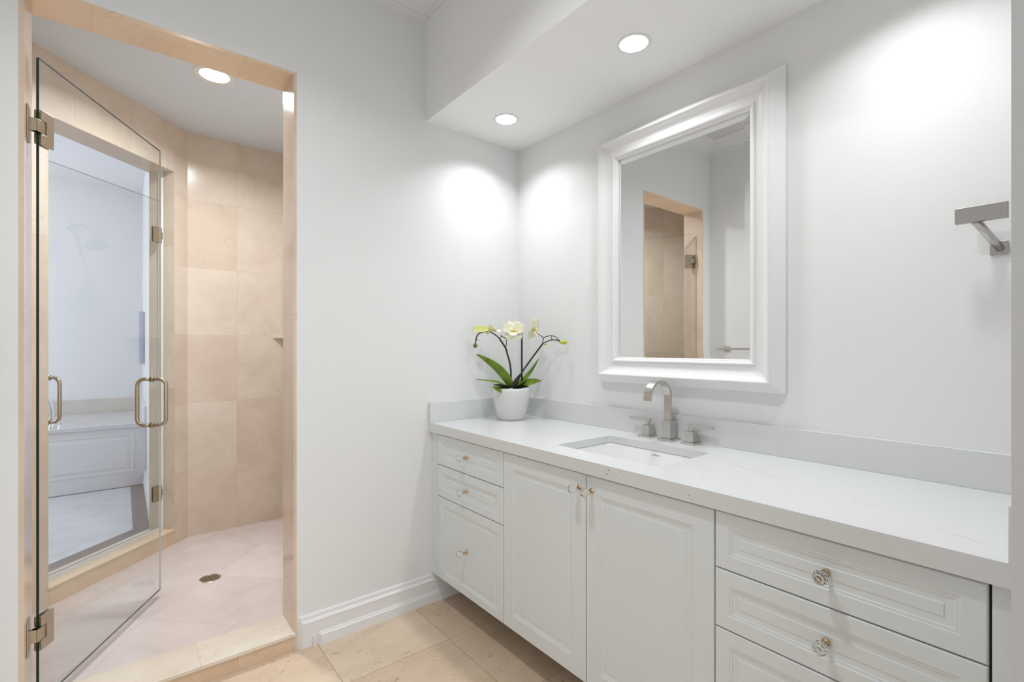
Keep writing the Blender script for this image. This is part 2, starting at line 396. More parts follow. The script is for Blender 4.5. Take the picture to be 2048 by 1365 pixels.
def onD(x, off=0.0):                          # point on the diagonal wall with given front x, pushed back by off
    p = Vector((x, x-K, 0)) + N45*off; return (p.x, p.y)
T = 0.165
AX0, AX1 = -0.2655, 0.2462                    # opening edges of the diagonal wall (front x)
AH, AS = 2.300, 0.137                         # head, sill
Xe = -1.05
bm = new()
prism(bm, [onD(0.3168), onD(AX1), onD(AX1, T), onD(0.3168+0.05, T)], -0.1, Z3+0.35)
prism(bm, [onD(AX0), onD(Xe), onD(Xe, T), onD(AX0, T)], -0.1, Z3+0.35)
prism(bm, [onD(AX1), onD(AX0), onD(AX0, T), onD(AX1, T)], AH, Z3+0.35)
struct('wall_diagonal', bm, TW_D)
bm = new()
prism(bm, [onD(AX1), onD(AX1-0.003), onD(AX1-0.003, T), onD(AX1, T)], AS, AH-0.003)
prism(bm, [onD(AX0+0.003), onD(AX0), onD(AX0, T), onD(AX0+0.003, T)], AS, AH-0.003)
prism(bm, [onD(AX1), onD(AX0), onD(AX0, T), onD(AX1, T)], AH-0.003, AH)
struct('trim_5', bm, TJD)
bm = new()
prism(bm, [onD(AX1), onD(AX0), onD(AX0, T), onD(AX1, T)], -0.05, AS-0.010)
prism(bm, [onD(AX1, -0.003), onD(AX0, -0.003), onD(AX0, T), onD(AX1, T)], AS-0.010, AS)
struct('trim_6', bm, TCD, 0.001)

# ================================================================ SETTING : far bathroom (seen through the inner glass door)
XT = 0.17; YT = 6.6; YD = 5.482
bm = new(); prism(bm, [(-2.38, 2.3), (-1.3, 2.3), onD(-1.1, 0.1), onD(XT+0.1, 0.1), (XT+0.02, YT), (-2.38, YT)], -0.12, 0.0)
# floor with the marble border cut as separate mesh faces on top
o_ = struct('floor_far', bm, TMF)
bm = new()
pb0 = onD(0.0, T); kb = pb0[0]-pb0[1]         # back face of diagonal wall: x-y=kb
def onK(x, w): return (x, x-kb+w*math.sqrt(2))
w = 0.115
poly = [(XT, YD+0.02), (XT-w, YD+0.02), onK(XT-w, 0.405), onK(-1.4, 0.405), onK(-1.4, 0.27), onK(XT, 0.27)]
prism(bm, [poly[0], poly[1], (XT-w, 3.8), (XT, 3.8)], 0.0, 0.0025); prism(bm, [(XT-0.001, XT-0.001-kb+0.405*math.sqrt(2)), onK(-1.6, 0.405), onK(-1.6, 0.22), onK(XT-0.001, 0.22)], 0.0, 0.0027); struct('floor_border', bm, DKM)
bm = new(); box(bm, XT, 3.6, -0.1, XT+0.12, YT+0.12, ZC); struct('wall_far_right', bm, PAINT)
bm = new(); box(bm, -2.5, YT, -0.1, XT, YT+0.12, ZC); struct('wall_far_back', bm, PAINT)
bm = new()
box(bm, -2.5, 1.9, -0.1, -2.38, 4.1, ZC); box(bm, -2.5, 6.3, -0.1, -2.38, YT, ZC); box(bm, -2.5, 4.1, -0.1, -2.38, 6.3, 0.75); box(bm, -2.5, 4.1, 2.75, -2.38, 6.3, ZC)
struct('wall_far_left', bm, PAINT)
bm = new(); box(bm, -2.38, 2.2, -0.1, -1.3, 2.3, ZC); struct('wall_far_front', bm, PAINT)
bm = new(); box(bm, -2.5, 2.2, ZC, XT+0.12, YT+0.12, ZC+0.1); struct('ceiling_far', bm, CEILP)
bm = new()
for (a, b) in ((4.1, 4.16), (5.17, 5.23), (6.24, 6.3)): box(bm, -2.42, a, 0.75, -2.36, b, 2.75)
for (a, b) in ((0.75, 0.81), (2.69, 2.75), (1.72, 1.76)): box(bm, -2.42, 4.16, a, -2.36, 6.24, b)
struct('window_1', bm, TRIMP, 0.003)
bm = new()
box(bm, XT-0.016, 3.84, 0, XT, YD, 0.13); box(bm, XT-0.024, 3.86, 0, XT-0.012, YD, 0.05); box(bm, XT-0.022, 3.85, 0.108, XT-0.012, YD, 0.116)
struct('baseboard_far', bm, TRIMP, 0.002)

# ================================================================ COUNTERTOP
def rrect(x0, y0, x1, y1, z, r=0.02, n=5):
    pts = []
    for cx, cy, a0 in ((x1-r, y1-r, 0), (x0+r, y1-r, 90), (x0+r, y0+r, 180), (x1-r, y0+r, 270)):
        for i in range(n+1):
            a = R(a0+90*i/n); pts.append((cx+r*math.cos(a), cy+r*math.sin(a), z))
    return pts
SX0, SX1, SY0, SY1 = 1.2685, 1.5815, 0.869, 1.309
ct = thing('countertop', 'long white quartz countertop with faint grey veins on the white vanity', 'countertop', (1.44, 1.1, 0.827))
bm = new()
zt, zb = 0.870, 0.842
def ring_face(z, flip):
    out = [bm.verts.new(p) for p in ((XC+0.018, YN, z), (XR, YN, z), (XR, YB, z), (XC+0.018, YB, z))]
    inn = [bm.verts.new(p) for p in rrect(SX0, SY0, SX1, SY1, z)]
    es = []
    for l in (out, inn):
        for i in range(len(l)): es.append(bm.edges.new((l[i], l[(i+1) % len(l)])))
    bmesh.ops.triangle_fill(bm, use_beauty=True, use_dissolve=False, edges=es)
    return out, inn
o1, i1 = ring_face(zt, 0); o2, i2 = ring_face(zb, 1)
for a, b in ((o1, o2), (i1, i2)):
    for i in range(len(a)): bm.faces.new((a[i], a[(i+1) % len(a)], b[(i+1) % len(a)], b[i]))
box(bm, XC, YN, 0.827, XC+0.018, YB, zt)
obj('slab', bm, QUARTZ, ct)
bm = new(); box(bm, XR-0.02, YN, zt, XR, YB, zt+0.098); obj('backsplash', bm, QUARTZ, ct, 0.0012)
bm = new(); box(bm, XC, YB-0.02, zt, XR-0.02, YB, zt+0.098); obj('backsplash', bm, QUARTZ, ct, 0.0012)
bm = new(); box(bm, XC-0.002, YN, zt, XR-0.02, YN+0.02, zt+0.098); obj('backsplash', bm, QUARTZ, ct, 0.0012)

# ---------------------------------------------------------------- sink
sk = thing('undermount_sink', 'white rectangular undermount sink sunk in the white countertop below the mirror', 'sink', ((SX0+SX1)/2, (SY0+SY1)/2, 0.70))
bm = new()
def sl(d, z, r): return rrect(SX0+d, SY0+d, SX1-d, SY1-d, z, r)
loops(bm, [sl(-0.03, 0.8415, 0.03), sl(-0.003, 0.8415, 0.024), sl(0.0, 0.836, 0.026), sl(0.012, 0.765, 0.035), sl(0.025, 0.715, 0.045), sl(0.05, 0.697, 0.05), sl(0.10, 0.690, 0.05)], smooth=True)
loops(bm, [sl(-0.03, 0.8415, 0.03), sl(-0.03, 0.830, 0.03), sl(-0.01, 0.825, 0.03), sl(0.0, 0.76, 0.03), sl(0.015, 0.70, 0.04), sl(0.05, 0.680, 0.05)])
obj('basin', bm, PORC, sk)
bm = new(); lathe(bm, [(0, 0.6935), (0.012, 0.6935), (0.016, 0.6925), (0.022, 0.6925), (0.026, 0.691), (0.026, 0.689)], 28, Matrix.Translation((1.425, 1.09, 0)))
obj('drain', bm, NICKEL, sk)
# maker's lettering on the rear wall of the basin
tc = bpy.data.curves.new('lettering', 'FONT'); tc.body = 'DURAVIT'; tc.size = 0.0080; tc.extrude = 0.0001; tc.align_x = 'CENTER'
to = bpy.data.objects.new('tmp', tc); C.objects.link(to); bpy.context.view_layer.update()
me = bpy.data.meshes.new_from_object(to.evaluated_get(bpy.context.evaluated_depsgraph_get())); bpy.data.objects.remove(to)
me.materials.clear(); me.materials.append(plain('lettering_grey', (0.22, 0.22, 0.23), 0.4))
lo = bpy.data.objects.new('lettering', me); C.objects.link(lo); lo.parent = sk
lo.matrix_world = Matrix.Identity(4)
lo.rotation_euler = (R(90), 0, R(-90)); lo.location = Vector((1.5783, 1.087, 0.8225))-sk.location
lo.rotation_euler = (R(79), 0, R(-90))

# ---------------------------------------------------------------- faucet
fa = thing('faucet', 'brushed nickel arched faucet with two square lever handles behind the sink', 'faucet', (1.678, 1.098, 0.870))
fx, fy = 1.678, 1.098
bm = new()
box(bm, fx-0.032, fy-0.032, 0.870, fx+0.032, fy+0.032, 0.878); obj('base_plate', bm, NICKEL, fa, 0.001)
bm = new(); box(bm, fx-0.020, fy-0.0205, 0.878, fx+0.020, fy+0.0205, 0.9485); obj('spout_block', bm, NICKEL, fa, 0.0008)
bm = new()
rr = 0.0665; cx0 = fx-0.004-rr; zc0 = 1.042
cl = [(fx-0.004, 0.9485), (fx-0.004, 1.0), (fx-0.004, zc0)]
for i in range(1, 25):
    a = math.pi*i/24*1.0; cl.append((cx0+rr*math.cos(a), zc0+rr*math.sin(a)*0.95))
cl.append((cx0-rr-0.001, 1.033))
hw, ht = 0.0148, 0.0058
secs = []
for i, (x, z) in enumerate(cl):
    a = cl[max(i-1, 0)]; b = cl[min(i+1, len(cl)-1)]; t_ = Vector((b[0]-a[0], 0, b[1]-a[1])).normalized(); n_ = Vector((-t_.z, 0, t_.x))
    p = Vector((x, fy, z)); secs.append([p+n_*ht+Vector((0, hw, 0)), p+n_*ht-Vector((0, hw, 0)), p-n_*ht-Vector((0, hw, 0)), p-n_*ht+Vector((0, hw, 0))])
loops(bm, secs, close_first=True); obj('spout', bm, NICKEL, fa, 0.001)
bm = new(); box(bm, fx+0.0065, fy-0.004, 0.949, fx+0.0205, fy+0.004, 0.955); tube(bm, [(fx+0.0135, fy, 0.9485), (fx+0.0135, fy, 0.953)], 0.003); obj('pop_up_rod', bm, NICKEL, fa)
for s in (1, -1):
    hy = fy + s*0.097
    bm = new(); box(bm, fx-0.0175, hy-0.0175, 0.878, fx+0.0175, hy+0.0175, 0.9195)
    hd = obj('handle', bm, NICKEL, fa, 0.0008)
    bm = new(); box(bm, fx-0.028, hy-0.028, 0.870, fx+0.028, hy+0.028, 0.878); obj('handle_base', bm, NICKEL, hd, 0.001)
    bm = new(); lathe(bm, [(0, 0.9195), (0.0085, 0.9195), (0.0085, 0.9335), (0, 0.9335)], 20, Matrix.Translation((fx, hy, 0)))
    a, b = (hy-s*0.012, hy+s*0.088); box(bm, fx-0.0065, min(a, b), 0.9335, fx+0.0065, max(a, b), 0.944)
    obj('lever', bm, NICKEL, hd, 0.0006)

# ================================================================ VANITY CABINET
va = thing('vanity_cabinet', 'long white wall hung vanity cabinet with crystal knobs under the countertop', 'vanity cabinet', (1.45, 1.1, 0.135))
XD = 1.180; ZB = 0.135
bm = new()
for (a, b) in ((YN, YN+0.018), (0.6295, 0.6475), (1.5105, 1.5285), (YB-0.018, YB)): box(bm, XD+0.022, a, ZB, XR-0.002, b, 0.8265)
box(bm, XD+0.022, YN+0.018, ZB, XR-0.002, YB-0.018, ZB+0.018); box(bm, XR-0.014, YN+0.018, ZB+0.018, XR-0.002, YB-0.018, 0.8265)
for (a, b) in ((2.0385, YB), (YN, 0.1315)): box(bm, XD+0.002, a, ZB, XD+0.022, b, 0.8265)
obj('carcass', bm, CABP, va, 0.001)
bm = new(); box(bm, XD+0.0212, 0.12, ZB+0.004, XD+0.0225, 2.04, 0.824); obj('shadow_gap', bm, DARK, va)

def front(y0, y1, z0, z1, border=0.045):
    bm = new()
    def rc(d, x): return [(x, y0+d, z0+d), (x, y1-d, z0+d), (x, y1-d, z1-d), (x, y0+d, z1-d)]
    b = border
    loops(bm, [rc(0, XD+0.020), rc(0, XD+0.0025), rc(0.0025, XD), rc(b, XD), rc(b+0.002, XD+0.0022), rc(b+0.007, XD+0.0022), rc(b+0.009, XD+0.0042), rc(b+0.022, XD+0.0052), rc(b+0.024, XD+0.0034), rc(b+0.026, XD+0.0034)], close_first=True)
    return bm
kdirM = Matrix.Rotation(R(-90), 4, 'Y')        # local +z -> world -x
def knob(parent, y, z):
    bm = new()
    M = Matrix.Translation((XD, y, z)) @ kdirM
    lathe(bm, [(0.0, 0.0), (0.0085, 0.0), (0.0085, 0.0015), (0.0045, 0.003), (0.0042, 0.013), (0.0075, 0.0155), (0.0080, 0.019), (0.0, 0.0195)], 20, M, 1)
    # faceted crystal ball
    prof = [(0.0, 0.0196), (0.0075, 0.0196), (0.0132, 0.026), (0.0155, 0.034), (0.0140, 0.0415), (0.0085, 0.0475), (0.0, 0.0490)]
    rings = []; seg = 10
    for i, (r, zz) in enumerate(prof):
        off = 0.5*(i % 2)
        rings.append([bm.verts.new(M @ Vector((r*math.cos(2*math.pi*(k+off)/seg), r*math.sin(2*math.pi*(k+off)/seg), zz))) for k in range(seg)] if r > 0 else [bm.verts.new(M @ Vector((0, 0, zz)))])
    for i in range(len(rings)-1):
        a, b = rings[i], rings[i+1]
        for k in range(seg):
            if len(a) == 1: bm.faces.new((a[0], b[k], b[(k+1) % seg]))
            elif len(b) == 1: bm.faces.new((a[k], a[(k+1) % seg], b[0]))
            elif i % 2 == 0: bm.faces.new((a[k], a[(k+1) % seg], b[k])); bm.faces.new((a[(k+1) % seg], b[(k+1) % seg], b[k]))
            else: bm.faces.new((a[k], b[(k+1) % seg], b[k])); bm.faces.new((a[k], a[(k+1) % seg], b[(k+1) % seg]))
    bmesh.ops.recalc_face_normals(bm, faces=bm.faces)
    o = obj('knob', bm, [CRYSTAL, BRASS], parent); o['label'] = 'crystal knob on a brass stem'
    return o
g = 0.0015
ZD = [(0.6765, 0.8195), (0.5265, 0.6735), (ZB, 0.5235)]
for (y0, y1, ky) in ((1.5195+g, 2.0365-g, 1.787), (0.1345+g, 0.6385-g, 0.3865)):
    for (z0, z1), kz in zip(ZD, (0.749, 0.600, 0.332)):
        d = obj('drawer', front(y0, y1, z0, z1, 0.036), CABP, va)
        knob(d, ky, kz)
for (y0, y1, ky) in ((1.0800+g, 1.5195-g, 1.1085), (0.6385+g, 1.0800-g, 1.0535)):
    d = obj('door', front(y0, y1, ZB, 0.8195, 0.058), CABP, va)
    knob(d, ky, 0.7725)

# ================================================================ MIRROR
mr = thing('framed_mirror', 'tall mirror in a wide white moulded frame hanging on the wall above the sink', 'mirror', (XR, 1.0865, 1.63))
my0, my1, mz0, mz1 = 0.683, 1.49, 1.08, 2.18
prof = [(0, 0.0005), (0, 0.014), (0.003, 0.017), (0.030, 0.052), (0.033, 0.059), (0.037, 0.061), (0.041, 0.059), (0.043, 0.054), (0.046, 0.052), (0.049, 0.046), (0.056, 0.037), (0.066, 0.031), (0.080, 0.028), (0.092, 0.028), (0.094, 0.033), (0.098, 0.035), (0.102, 0.033), (0.105, 0.027), (0.109, 0.026), (0.112, 0.022), (0.113, 0.010)]
bm = new()
loops(bm, [[(XR-hh, my0+d, mz0+d), (XR-hh, my1-d, mz0+d), (XR-hh, my1-d, mz1-d), (XR-hh, my0+d, mz1-d)] for d, hh in prof], close_last=False)
obj('frame', bm, FRAMEP, mr)
bm = new(); d0 = 0.106
loops(bm, [[(XR-hh, my0+d, mz0+d), (XR-hh, my1-d, mz0+d), (XR-hh, my1-d, mz1-d), (XR-hh, my0+d, mz1-d)] for d, hh in ((d0, 0.001), (d0, 0.0095), (d0+0.007, 0.0096), (d0+0.030, 0.0106), (d0+0.031, 0.0106))])
obj('mirror_glass', bm, MIRROR, mr)

# ================================================================ RECESSED LIGHTS
def downlight(x, y, z, r, rt, label, power, group=None, col=WARM, spread=125):
    t = thing('recessed_light', label, 'ceiling light', (x, y, z), group)
    M = Matrix.Translation((x, y, z))
    bm = new(); lathe(bm, [(rt, 0.0), (rt, -0.0025), (rt-0.003, -0.0035), (r+0.003, -0.0035), (r, -0.002), (r, 0.0)], 48, M); obj('trim_ring', bm, TRIMP, t)
    bm = new(); lathe(bm, [(0, -0.0024), (r, -0.0024), (r, -0.0004), (0, -0.0004)], 48, M); obj('lens', bm, LENS, t)
    area_disk('lamp', (0, 0, -0.006), r*2, power, col, t, spread)
    return t
downlight(1.443, 1.836, ZS, 0.050, 0.060, 'small round recessed light in the soffit nearest the corner above the orchid', P_VANITY, 'vanity soffit lights')
downlight(1.443, 1.088, ZS, 0.050, 0.060, 'round recessed light in the soffit directly above the white framed mirror', P_VANITY, 'vanity soffit lights')
downlight(1.443, 0.340, ZS, 0.050, 0.060, 'round recessed light in the soffit nearest the camera, above the towel hook', P_VANITY, 'vanity soffit lights')
sh = downlight(0.356, 2.79, Z3, 0.065, 0.092, 'round recessed light in the ceiling of the stone shower', P_SHOWER, None, (0.92, 0.97, 1.0), 156)
downlight(0.30, 1.00, ZC, 0.065, 0.085, 'unseen fill light added in the high main ceiling, out over the open floor', P_FILL, None, WARM, 130)  # out-of-view lamp added as fill for the floor and cabinet fronts

# ================================================================ HOOK on the vanity wall
hk = thing('towel_hook', 'brushed nickel square towel hook on the vanity wall at the right edge', 'hook', (XR, 0.18, 1.486))
bm = new(); box(bm, XR-0.008, 0.163, 1.4705, XR, 0.196, 1.5035); obj('wall_plate', bm, NICKELD, hk, 0.0008)
bm = new(); tube(bm, [(XR-0.006, 0.176, 1.483), (1.672, 0.2165, 1.556)], [0.0085, 0.0105], 20); obj('post', bm, NICKEL, hk)
bm = new(); box(bm, 1.655, 0.1565, 1.5495, 1.672, 0.2525, 1.588); obj('cross_bar', bm, NICKELD, hk, 0.0008)

# ================================================================ TOWEL BAR on the left wall (seen in the mirror)
tb = thing('towel_bar', 'brushed nickel square towel bar on the left wall, reflected in the mirror', 'towel bar', (XL, 1.6, 1.227))
bm = new(); box(bm, XL+0.060, 1.33, 1.2185, XL+0.076, 2.0, 1.2345); obj('bar', bm, NICKEL, tb, 0.0006)
for y in (1.40, 1.945):
    bm = new(); box(bm, XL, y-0.022, 1.205, XL+0.01, y+0.022, 1.249); box(bm, XL+0.01, y-0.009, 1.218, XL+0.068, y+0.009, 1.236)
    obj('bracket', bm, NICKEL, tb, 0.0006)

# ================================================================ GLASS DOORS
def glass_door(name, label, hinge, direc, length, z0, z1, hinge_z, handle_l, hz0, hz1, plate_n, thick=0.0085, hs=0.055):
    """hinge: xy of the hinge edge of the pane centre line; direc: unit xy towards the free edge"""
    t = thing(name, label, 'shower door', (hinge[0], hinge[1], z0))
    d = Vector((direc[0], direc[1], 0)).normalized(); n = Vector((d.y, -d.x, 0)); H = Vector((hinge[0], hinge[1], 0))
    M = Matrix(((d.x, n.x, 0, H.x), (d.y, n.y, 0, H.y), (0, 0, 1, 0), (0, 0, 0, 1)))      # local x along the pane, y = normal
    bm = new(); h2 = thick/2
    vs = box(bm, 0, -h2, z0, length, h2, z1, M)
    bm.faces.ensure_lookup_table()
    for f in bm.faces:
        nn = f.calc_center_median(); lc = M.inverted() @ nn
        if abs(lc.y) < h2*0.5: f.material_index = 1 if (lc.x < 0.001) else (2 if lc.x > length-0.001 else (1 if lc.z > z1-0.001 or lc.z < z0+0.001 else 0))
    obj('glass_pane', bm, [PANE, EDGE, PALE_EDGE], t)
    for z in hinge_z:
        bm = new()
        W_, Hh = 0.056, hs
        for s in (1, -1):                                    # clamp plates on both faces with a notch for the knuckle
            y0, y1 = (h2, h2+0.006) if s > 0 else (-h2-0.006, -h2)
            y0b, y1b = y0+1e-4*s, y1
            for bx in ((0.0, -Hh/1.0, 0.024, -0.022), (0.0, 0.022, 0.024, Hh), (0.024, -Hh, W_, Hh)):
                box(bm, bx[0], y0, z+bx[1], bx[2], y1, z+bx[3], M)
        box(bm, 0.018, -h2-0.0035, z-0.0215, 0.024, h2+0.0035, z+0.0215, M)
        hg = obj('hinge', bm, BRONZE, t, 0.0006)
        bm = new()
        box(bm, -0.016, -h2-0.0055, z-0.020, 0.0135, h2+0.0055, z+0.020, M)
        lathe(bm, [(0, -0.020), (0.0105, -0.020), (0.0105, 0.020), (0, 0.020)], 20, M @ Matrix.Translation((0.006, 0, z)))
        obj('knuckle', bm, BRONZE, hg, 0.0004)
        # wall plate against the jamb
        pn = Vector((plate_n[0], plate_n[1], 0)).normalized(); pt = Vector((-pn.y, pn.x, 0))
        c = H - d*0.010 
        bm = new(); base = c
        Mp = Matrix(((pn.x, pt.x, 0, base.x), (pn.y, pt.y, 0, base.y), (0, 0, 1, 0), (0, 0, 0, 1)))
        box(bm, plate_n[2], -0.026, z-Hh, plate_n[2]+0.005, 0.026, z+Hh, Mp)
        box(bm, plate_n[2], -0.010, z-0.020, 0.004, 0.010, z+0.020, Mp)
        obj('wall_plate', bm, BRONZE, hg, 0.0015)
    # back to back D handle
    bm = new(); r = 0.0085; pr_ = 0.055
    P = lambda a, b, z: tuple(M @ Vector((a, b, z)))
    for s in (1, -1):
        rc = 0.030; pts = [P(handle_l, s*h2, hz1)]
        for i in range(9):
            a = R(90*i/8); pts.append(P(handle_l, s*(h2+pr_-rc+rc*math.sin(a)), hz1-rc+rc*math.cos(a)))
        for i in range(9):
            a = R(90*i/8); pts.append(P(handle_l, s*(h2+pr_-rc+rc*math.cos(a)), hz0+rc-rc*math.sin(a)))
        pts.append(P(handle_l, s*h2, hz0)); tube(bm, pts, r, 16)
        for z in (hz0, hz1):
            Ml = M @ Matrix.Translation((handle_l, s*h2, z)) @ Matrix.Rotation(R(-90*s), 4, 'X')
            lathe(bm, [(0, 0), (0.0130, 0), (0.0130, 0.0030), (0.0085, 0.0042)], 24, Ml)
    obj('handle', bm, BRONZE, t)
    return t
d1 = Vector((0.139+0.213, 2.84-2.17, 0)); L1 = d1.length
glass_door('glass_shower_door', 'clear frameless glass shower door swung open into the shower, bronze hinges and handle', (-0.2125, 2.172), (d1.x, d1.y), L1, 0.085, 2.170, (1.948, 0.312), 0.682, 0.878, 1.090, (1, 0, -0.0179))
c2 = onD(AX1-0.003-0.006, 0.083); c2b = onD(AX0+0.003+0.005, 0.083)
L2 = (Vector(c2b)-Vector(c2)).length
glass_door('glass_shower_door', 'closed clear glass door in the diagonal stone wall leading to the far bathroom', c2, (-q2, -q2), L2, AS+0.0205, 2.118, (1.912, 0.362), L2-0.062, 0.884, 1.093, (-q2, -q2, -0.0205), hs=0.045)
bm = new()
prism(bm, [onD(AX1-0.004, 0.074), onD(AX0+0.004, 0.074), onD(AX0+0.004, 0.092), onD(AX1-0.004, 0.092)], AS, AS+0.020)
struct('trim_7', bm, plain('clear_sweep', (0.80, 0.82, 0.85), 0.2))

# ================================================================ SHOWER FITTINGS
dr = thing('floor_drain', 'round bronze grate drain in the pink beige shower floor', 'drain', (0.350, 2.905, ZF2))
bm = new(); Md = Matrix.Translation((0.350, 2.905, ZF2))
lathe(bm, [(0, 0.0006), (0.047, 0.0006), (0.047, 0.0)], 36, Md); obj('drain_body', bm, DARK, dr)
bm = new(); lathe(bm, [(0.040, 0.0006), (0.040, 0.003), (0.0465, 0.003), (0.049, 0.0)], 36, Md)
for i in range(-4, 5):
    y = i*0.0088; hw_ = math.sqrt(max(0, 0.041**2-y*y)); box(bm, -hw_, y-0.0016, 0.0008, hw_, y+0.0016, 0.0026, Md)
    box(bm, y-0.0014, -hw_, 0.0008, y+0.0014, hw_, 0.0024, Md)
obj('grate', bm, BRONZE, dr)

sf = thing('corner_shelf', 'small triangular stone shelf in the far right corner of the shower', 'shelf', (X3, Y3, 1.30))
bm = new(); prism(bm, [(X3, Y3), (0.803, Y3), (X3, 3.33)], 1.300, 1.318); obj('shelf_board', bm, travertine('stone_shelf', X_, Y_, -2.2, -2.2, 5.3, 9, TB1, TB2, 0.3), sf, 0.001)

sd = thing('shower_head', 'shower head on a bent arm, seen reflected in the open glass door', 'shower head', (X3, 3.05, 1.93))
bm = new(); lathe(bm, [(0, 0), (0.030, 0), (0.030, 0.004), (0.018, 0.012), (0, 0.012)], 28, Matrix.Translation((X3, 3.05, 1.93)) @ Matrix.Rotation(R(-90), 4, 'Y')); obj('flange', bm, NICKEL, sd)
bm = new(); tube(bm, spline([(X3-0.005, 3.05, 1.93), (1.03, 3.05, 1.932), (0.97, 3.05, 1.915), (0.93, 3.05, 1.875)], 6), 0.0105, 14); obj('arm', bm, NICKEL, sd)
bm = new(); lathe(bm, [(0, 0.01), (0.013, 0.008), (0.016, -0.012), (0.022, -0.03), (0.045, -0.055), (0.052, -0.070), (0.050, -0.076), (0, -0.076)], 32, Matrix.Translation((0.928, 3.05, 1.873)) @ Matrix.Rotation(R(28), 4, 'Y')); obj('head', bm, NICKEL, sd)

# ================================================================ FAR BATHROOM : tub surround
tu = thing('bathtub_surround', 'white panelled bathtub surround with stone deck in the far bathroom', 'bathtub', (-0.7, YD, 0.0))
WPAN = plain('white_panel_paint', (0.82, 0.82, 0.84), 0.35)
bm = new(); px0 = -2.36
box(bm, px0, YD, 0.004, XT-0.001, YD+0.03, 0.530)
obj('front_panel', bm, WPAN, tu, 0.002)
for (a, b) in ((-0.86, 0.085), (-1.95, -0.99)):
    bm = new(); lps = []
    for d_, o__ in ((0, 0.0), (0, 0.004), (0.012, 0.006), (0.022, 0.001), (0.030, 0.001), (0.055, 0.008), (0.06, 0.008)):
        lps.append([(a+d_, YD-o__, 0.13+d_), (b-d_, YD-o__, 0.13+d_), (b-d_, YD-o__, 0.475-d_), (a+d_, YD-o__, 0.475-d_)])
    loops(bm, lps); obj('raised_panel', bm, WPAN, tu)
bm = new()
TX0, TX1, TY0, TY1 = -1.95, -0.56, 5.62, 6.38
box(bm, px0, YD-0.025, 0.530, XT-0.001, TY0, 0.558); box(bm, px0, TY1, 0.530, XT-0.001, YT, 0.558)
box(bm, px0, TY0, 0.530, TX0, TY1, 0.558); box(bm, TX1, TY0, 0.530, XT-0.001, TY1, 0.558)
obj('deck', bm, travertine('pale_marble_deck', X_, Y_, -2.9, 2.0, 7, 7, lin(222, 222, 226), lin(216, 216, 220), 0.15, rough=0.12), tu)
bm = new(); box(bm, px0, YT-0.02, 0.558, XT-0.001, YT, 0.705); obj('deck_backsplash', bm, travertine('stone_splash', X_, Z_, -2.2, -2.2, 5.3, 9, lin(214, 208, 198), lin(208, 202, 192), 0.2), tu, 0.001)
bm = new(); box(bm, XT-0.021, YD-0.02, 0.558, XT-0.001, YT-0.02, 0.705); obj('deck_backsplash', bm, WPAN, tu, 0.001)
bm = new()
def tl(d_, z, r): return rrect(TX0+d_, TY0+d_, TX1-d_, TY1-d_, z, r)
loops(bm, [tl(-0.03, 0.560, 0.08), tl(-0.02, 0.572, 0.08), tl(0.02, 0.572, 0.08), tl(0.04, 0.54, 0.09), tl(0.10, 0.22, 0.12), tl(0.18, 0.16, 0.12)], smooth=True)
obj('tub_basin', bm, PORC, tu)
tf = thing('tub_filler', 'chrome tub filler spout standing on the deck edge behind the glass door handle', 'faucet', (-0.487, 5.58, 0.558))
bm = new(); tube(bm, spline([(-0.462, 5.585, 0.560), (-0.460, 5.585, 0.68), (-0.468, 5.585, 0.76), (-0.50, 5.59, 0.815), (-0.56, 5.60, 0.82), (-0.60, 5.61, 0.78), (-0.61, 5.61, 0.74)], 6), 0.014, 16)
lathe(bm, [(0.030, 0.558), (0.030, 0.568), (0.016, 0.585), (0.014, 0.60)], 24, Matrix.Translation((-0.462, 5.585, 0))); obj('spout', bm, CHROME, tf)
for x in (-0.405, -0.53):
    bm = new(); Mh = Matrix.Translation((x, 5.56, 0)); lathe(bm, [(0.024, 0.558), (0.024, 0.566), (0.010, 0.575), (0.010, 0.600), (0.014, 0.604), (0, 0.612)], 20, Mh)
    tube(bm, [(x-0.03, 5.56, 0.602), (x+0.03, 5.56, 0.602)], 0.005); tube(bm, [(x, 5.53, 0.602), (x, 5.59, 0.602)], 0.005); obj('handle', bm, CHROME, tf)
wp = thing('wall_panel', 'tall narrow framed panel fixed to the wall above the tub, its window reflection painted blue grey', 'wall panel', (XT, 6.0, 1.33))
bm = new(); box(bm, XT-0.012, 5.86, 1.085, XT, 6.19, 1.575); obj('backing', bm, TRIMP, wp, 0.002)
bm = new(); box(bm, XT-0.048, 5.85, 1.075, XT-0.012, 6.20, 1.585); obj('face', bm, plain('window_reflection_blue', lin(188, 194, 210), 0.25), wp, 0.006)  # bluish window reflection put into the face colour

# ================================================================ wall mark near the orchid: small dark cable hole
bm = new(); lathe(bm, [(0, 0.0004), (0.0028, 0.0004), (0.0028, 0)], 14, Matrix.Translation((XR-0.0, 2.078, 1.184)) @ Matrix.Rotation(R(-90), 4, 'Y'))
sc = obj('wall_screw', bm, plain('black_mark', (0.02, 0.02, 0.02), 0.6)); sc['label'] = 'tiny black screw head in the wall corner behind the orchid stems'; sc['category'] = 'screw'

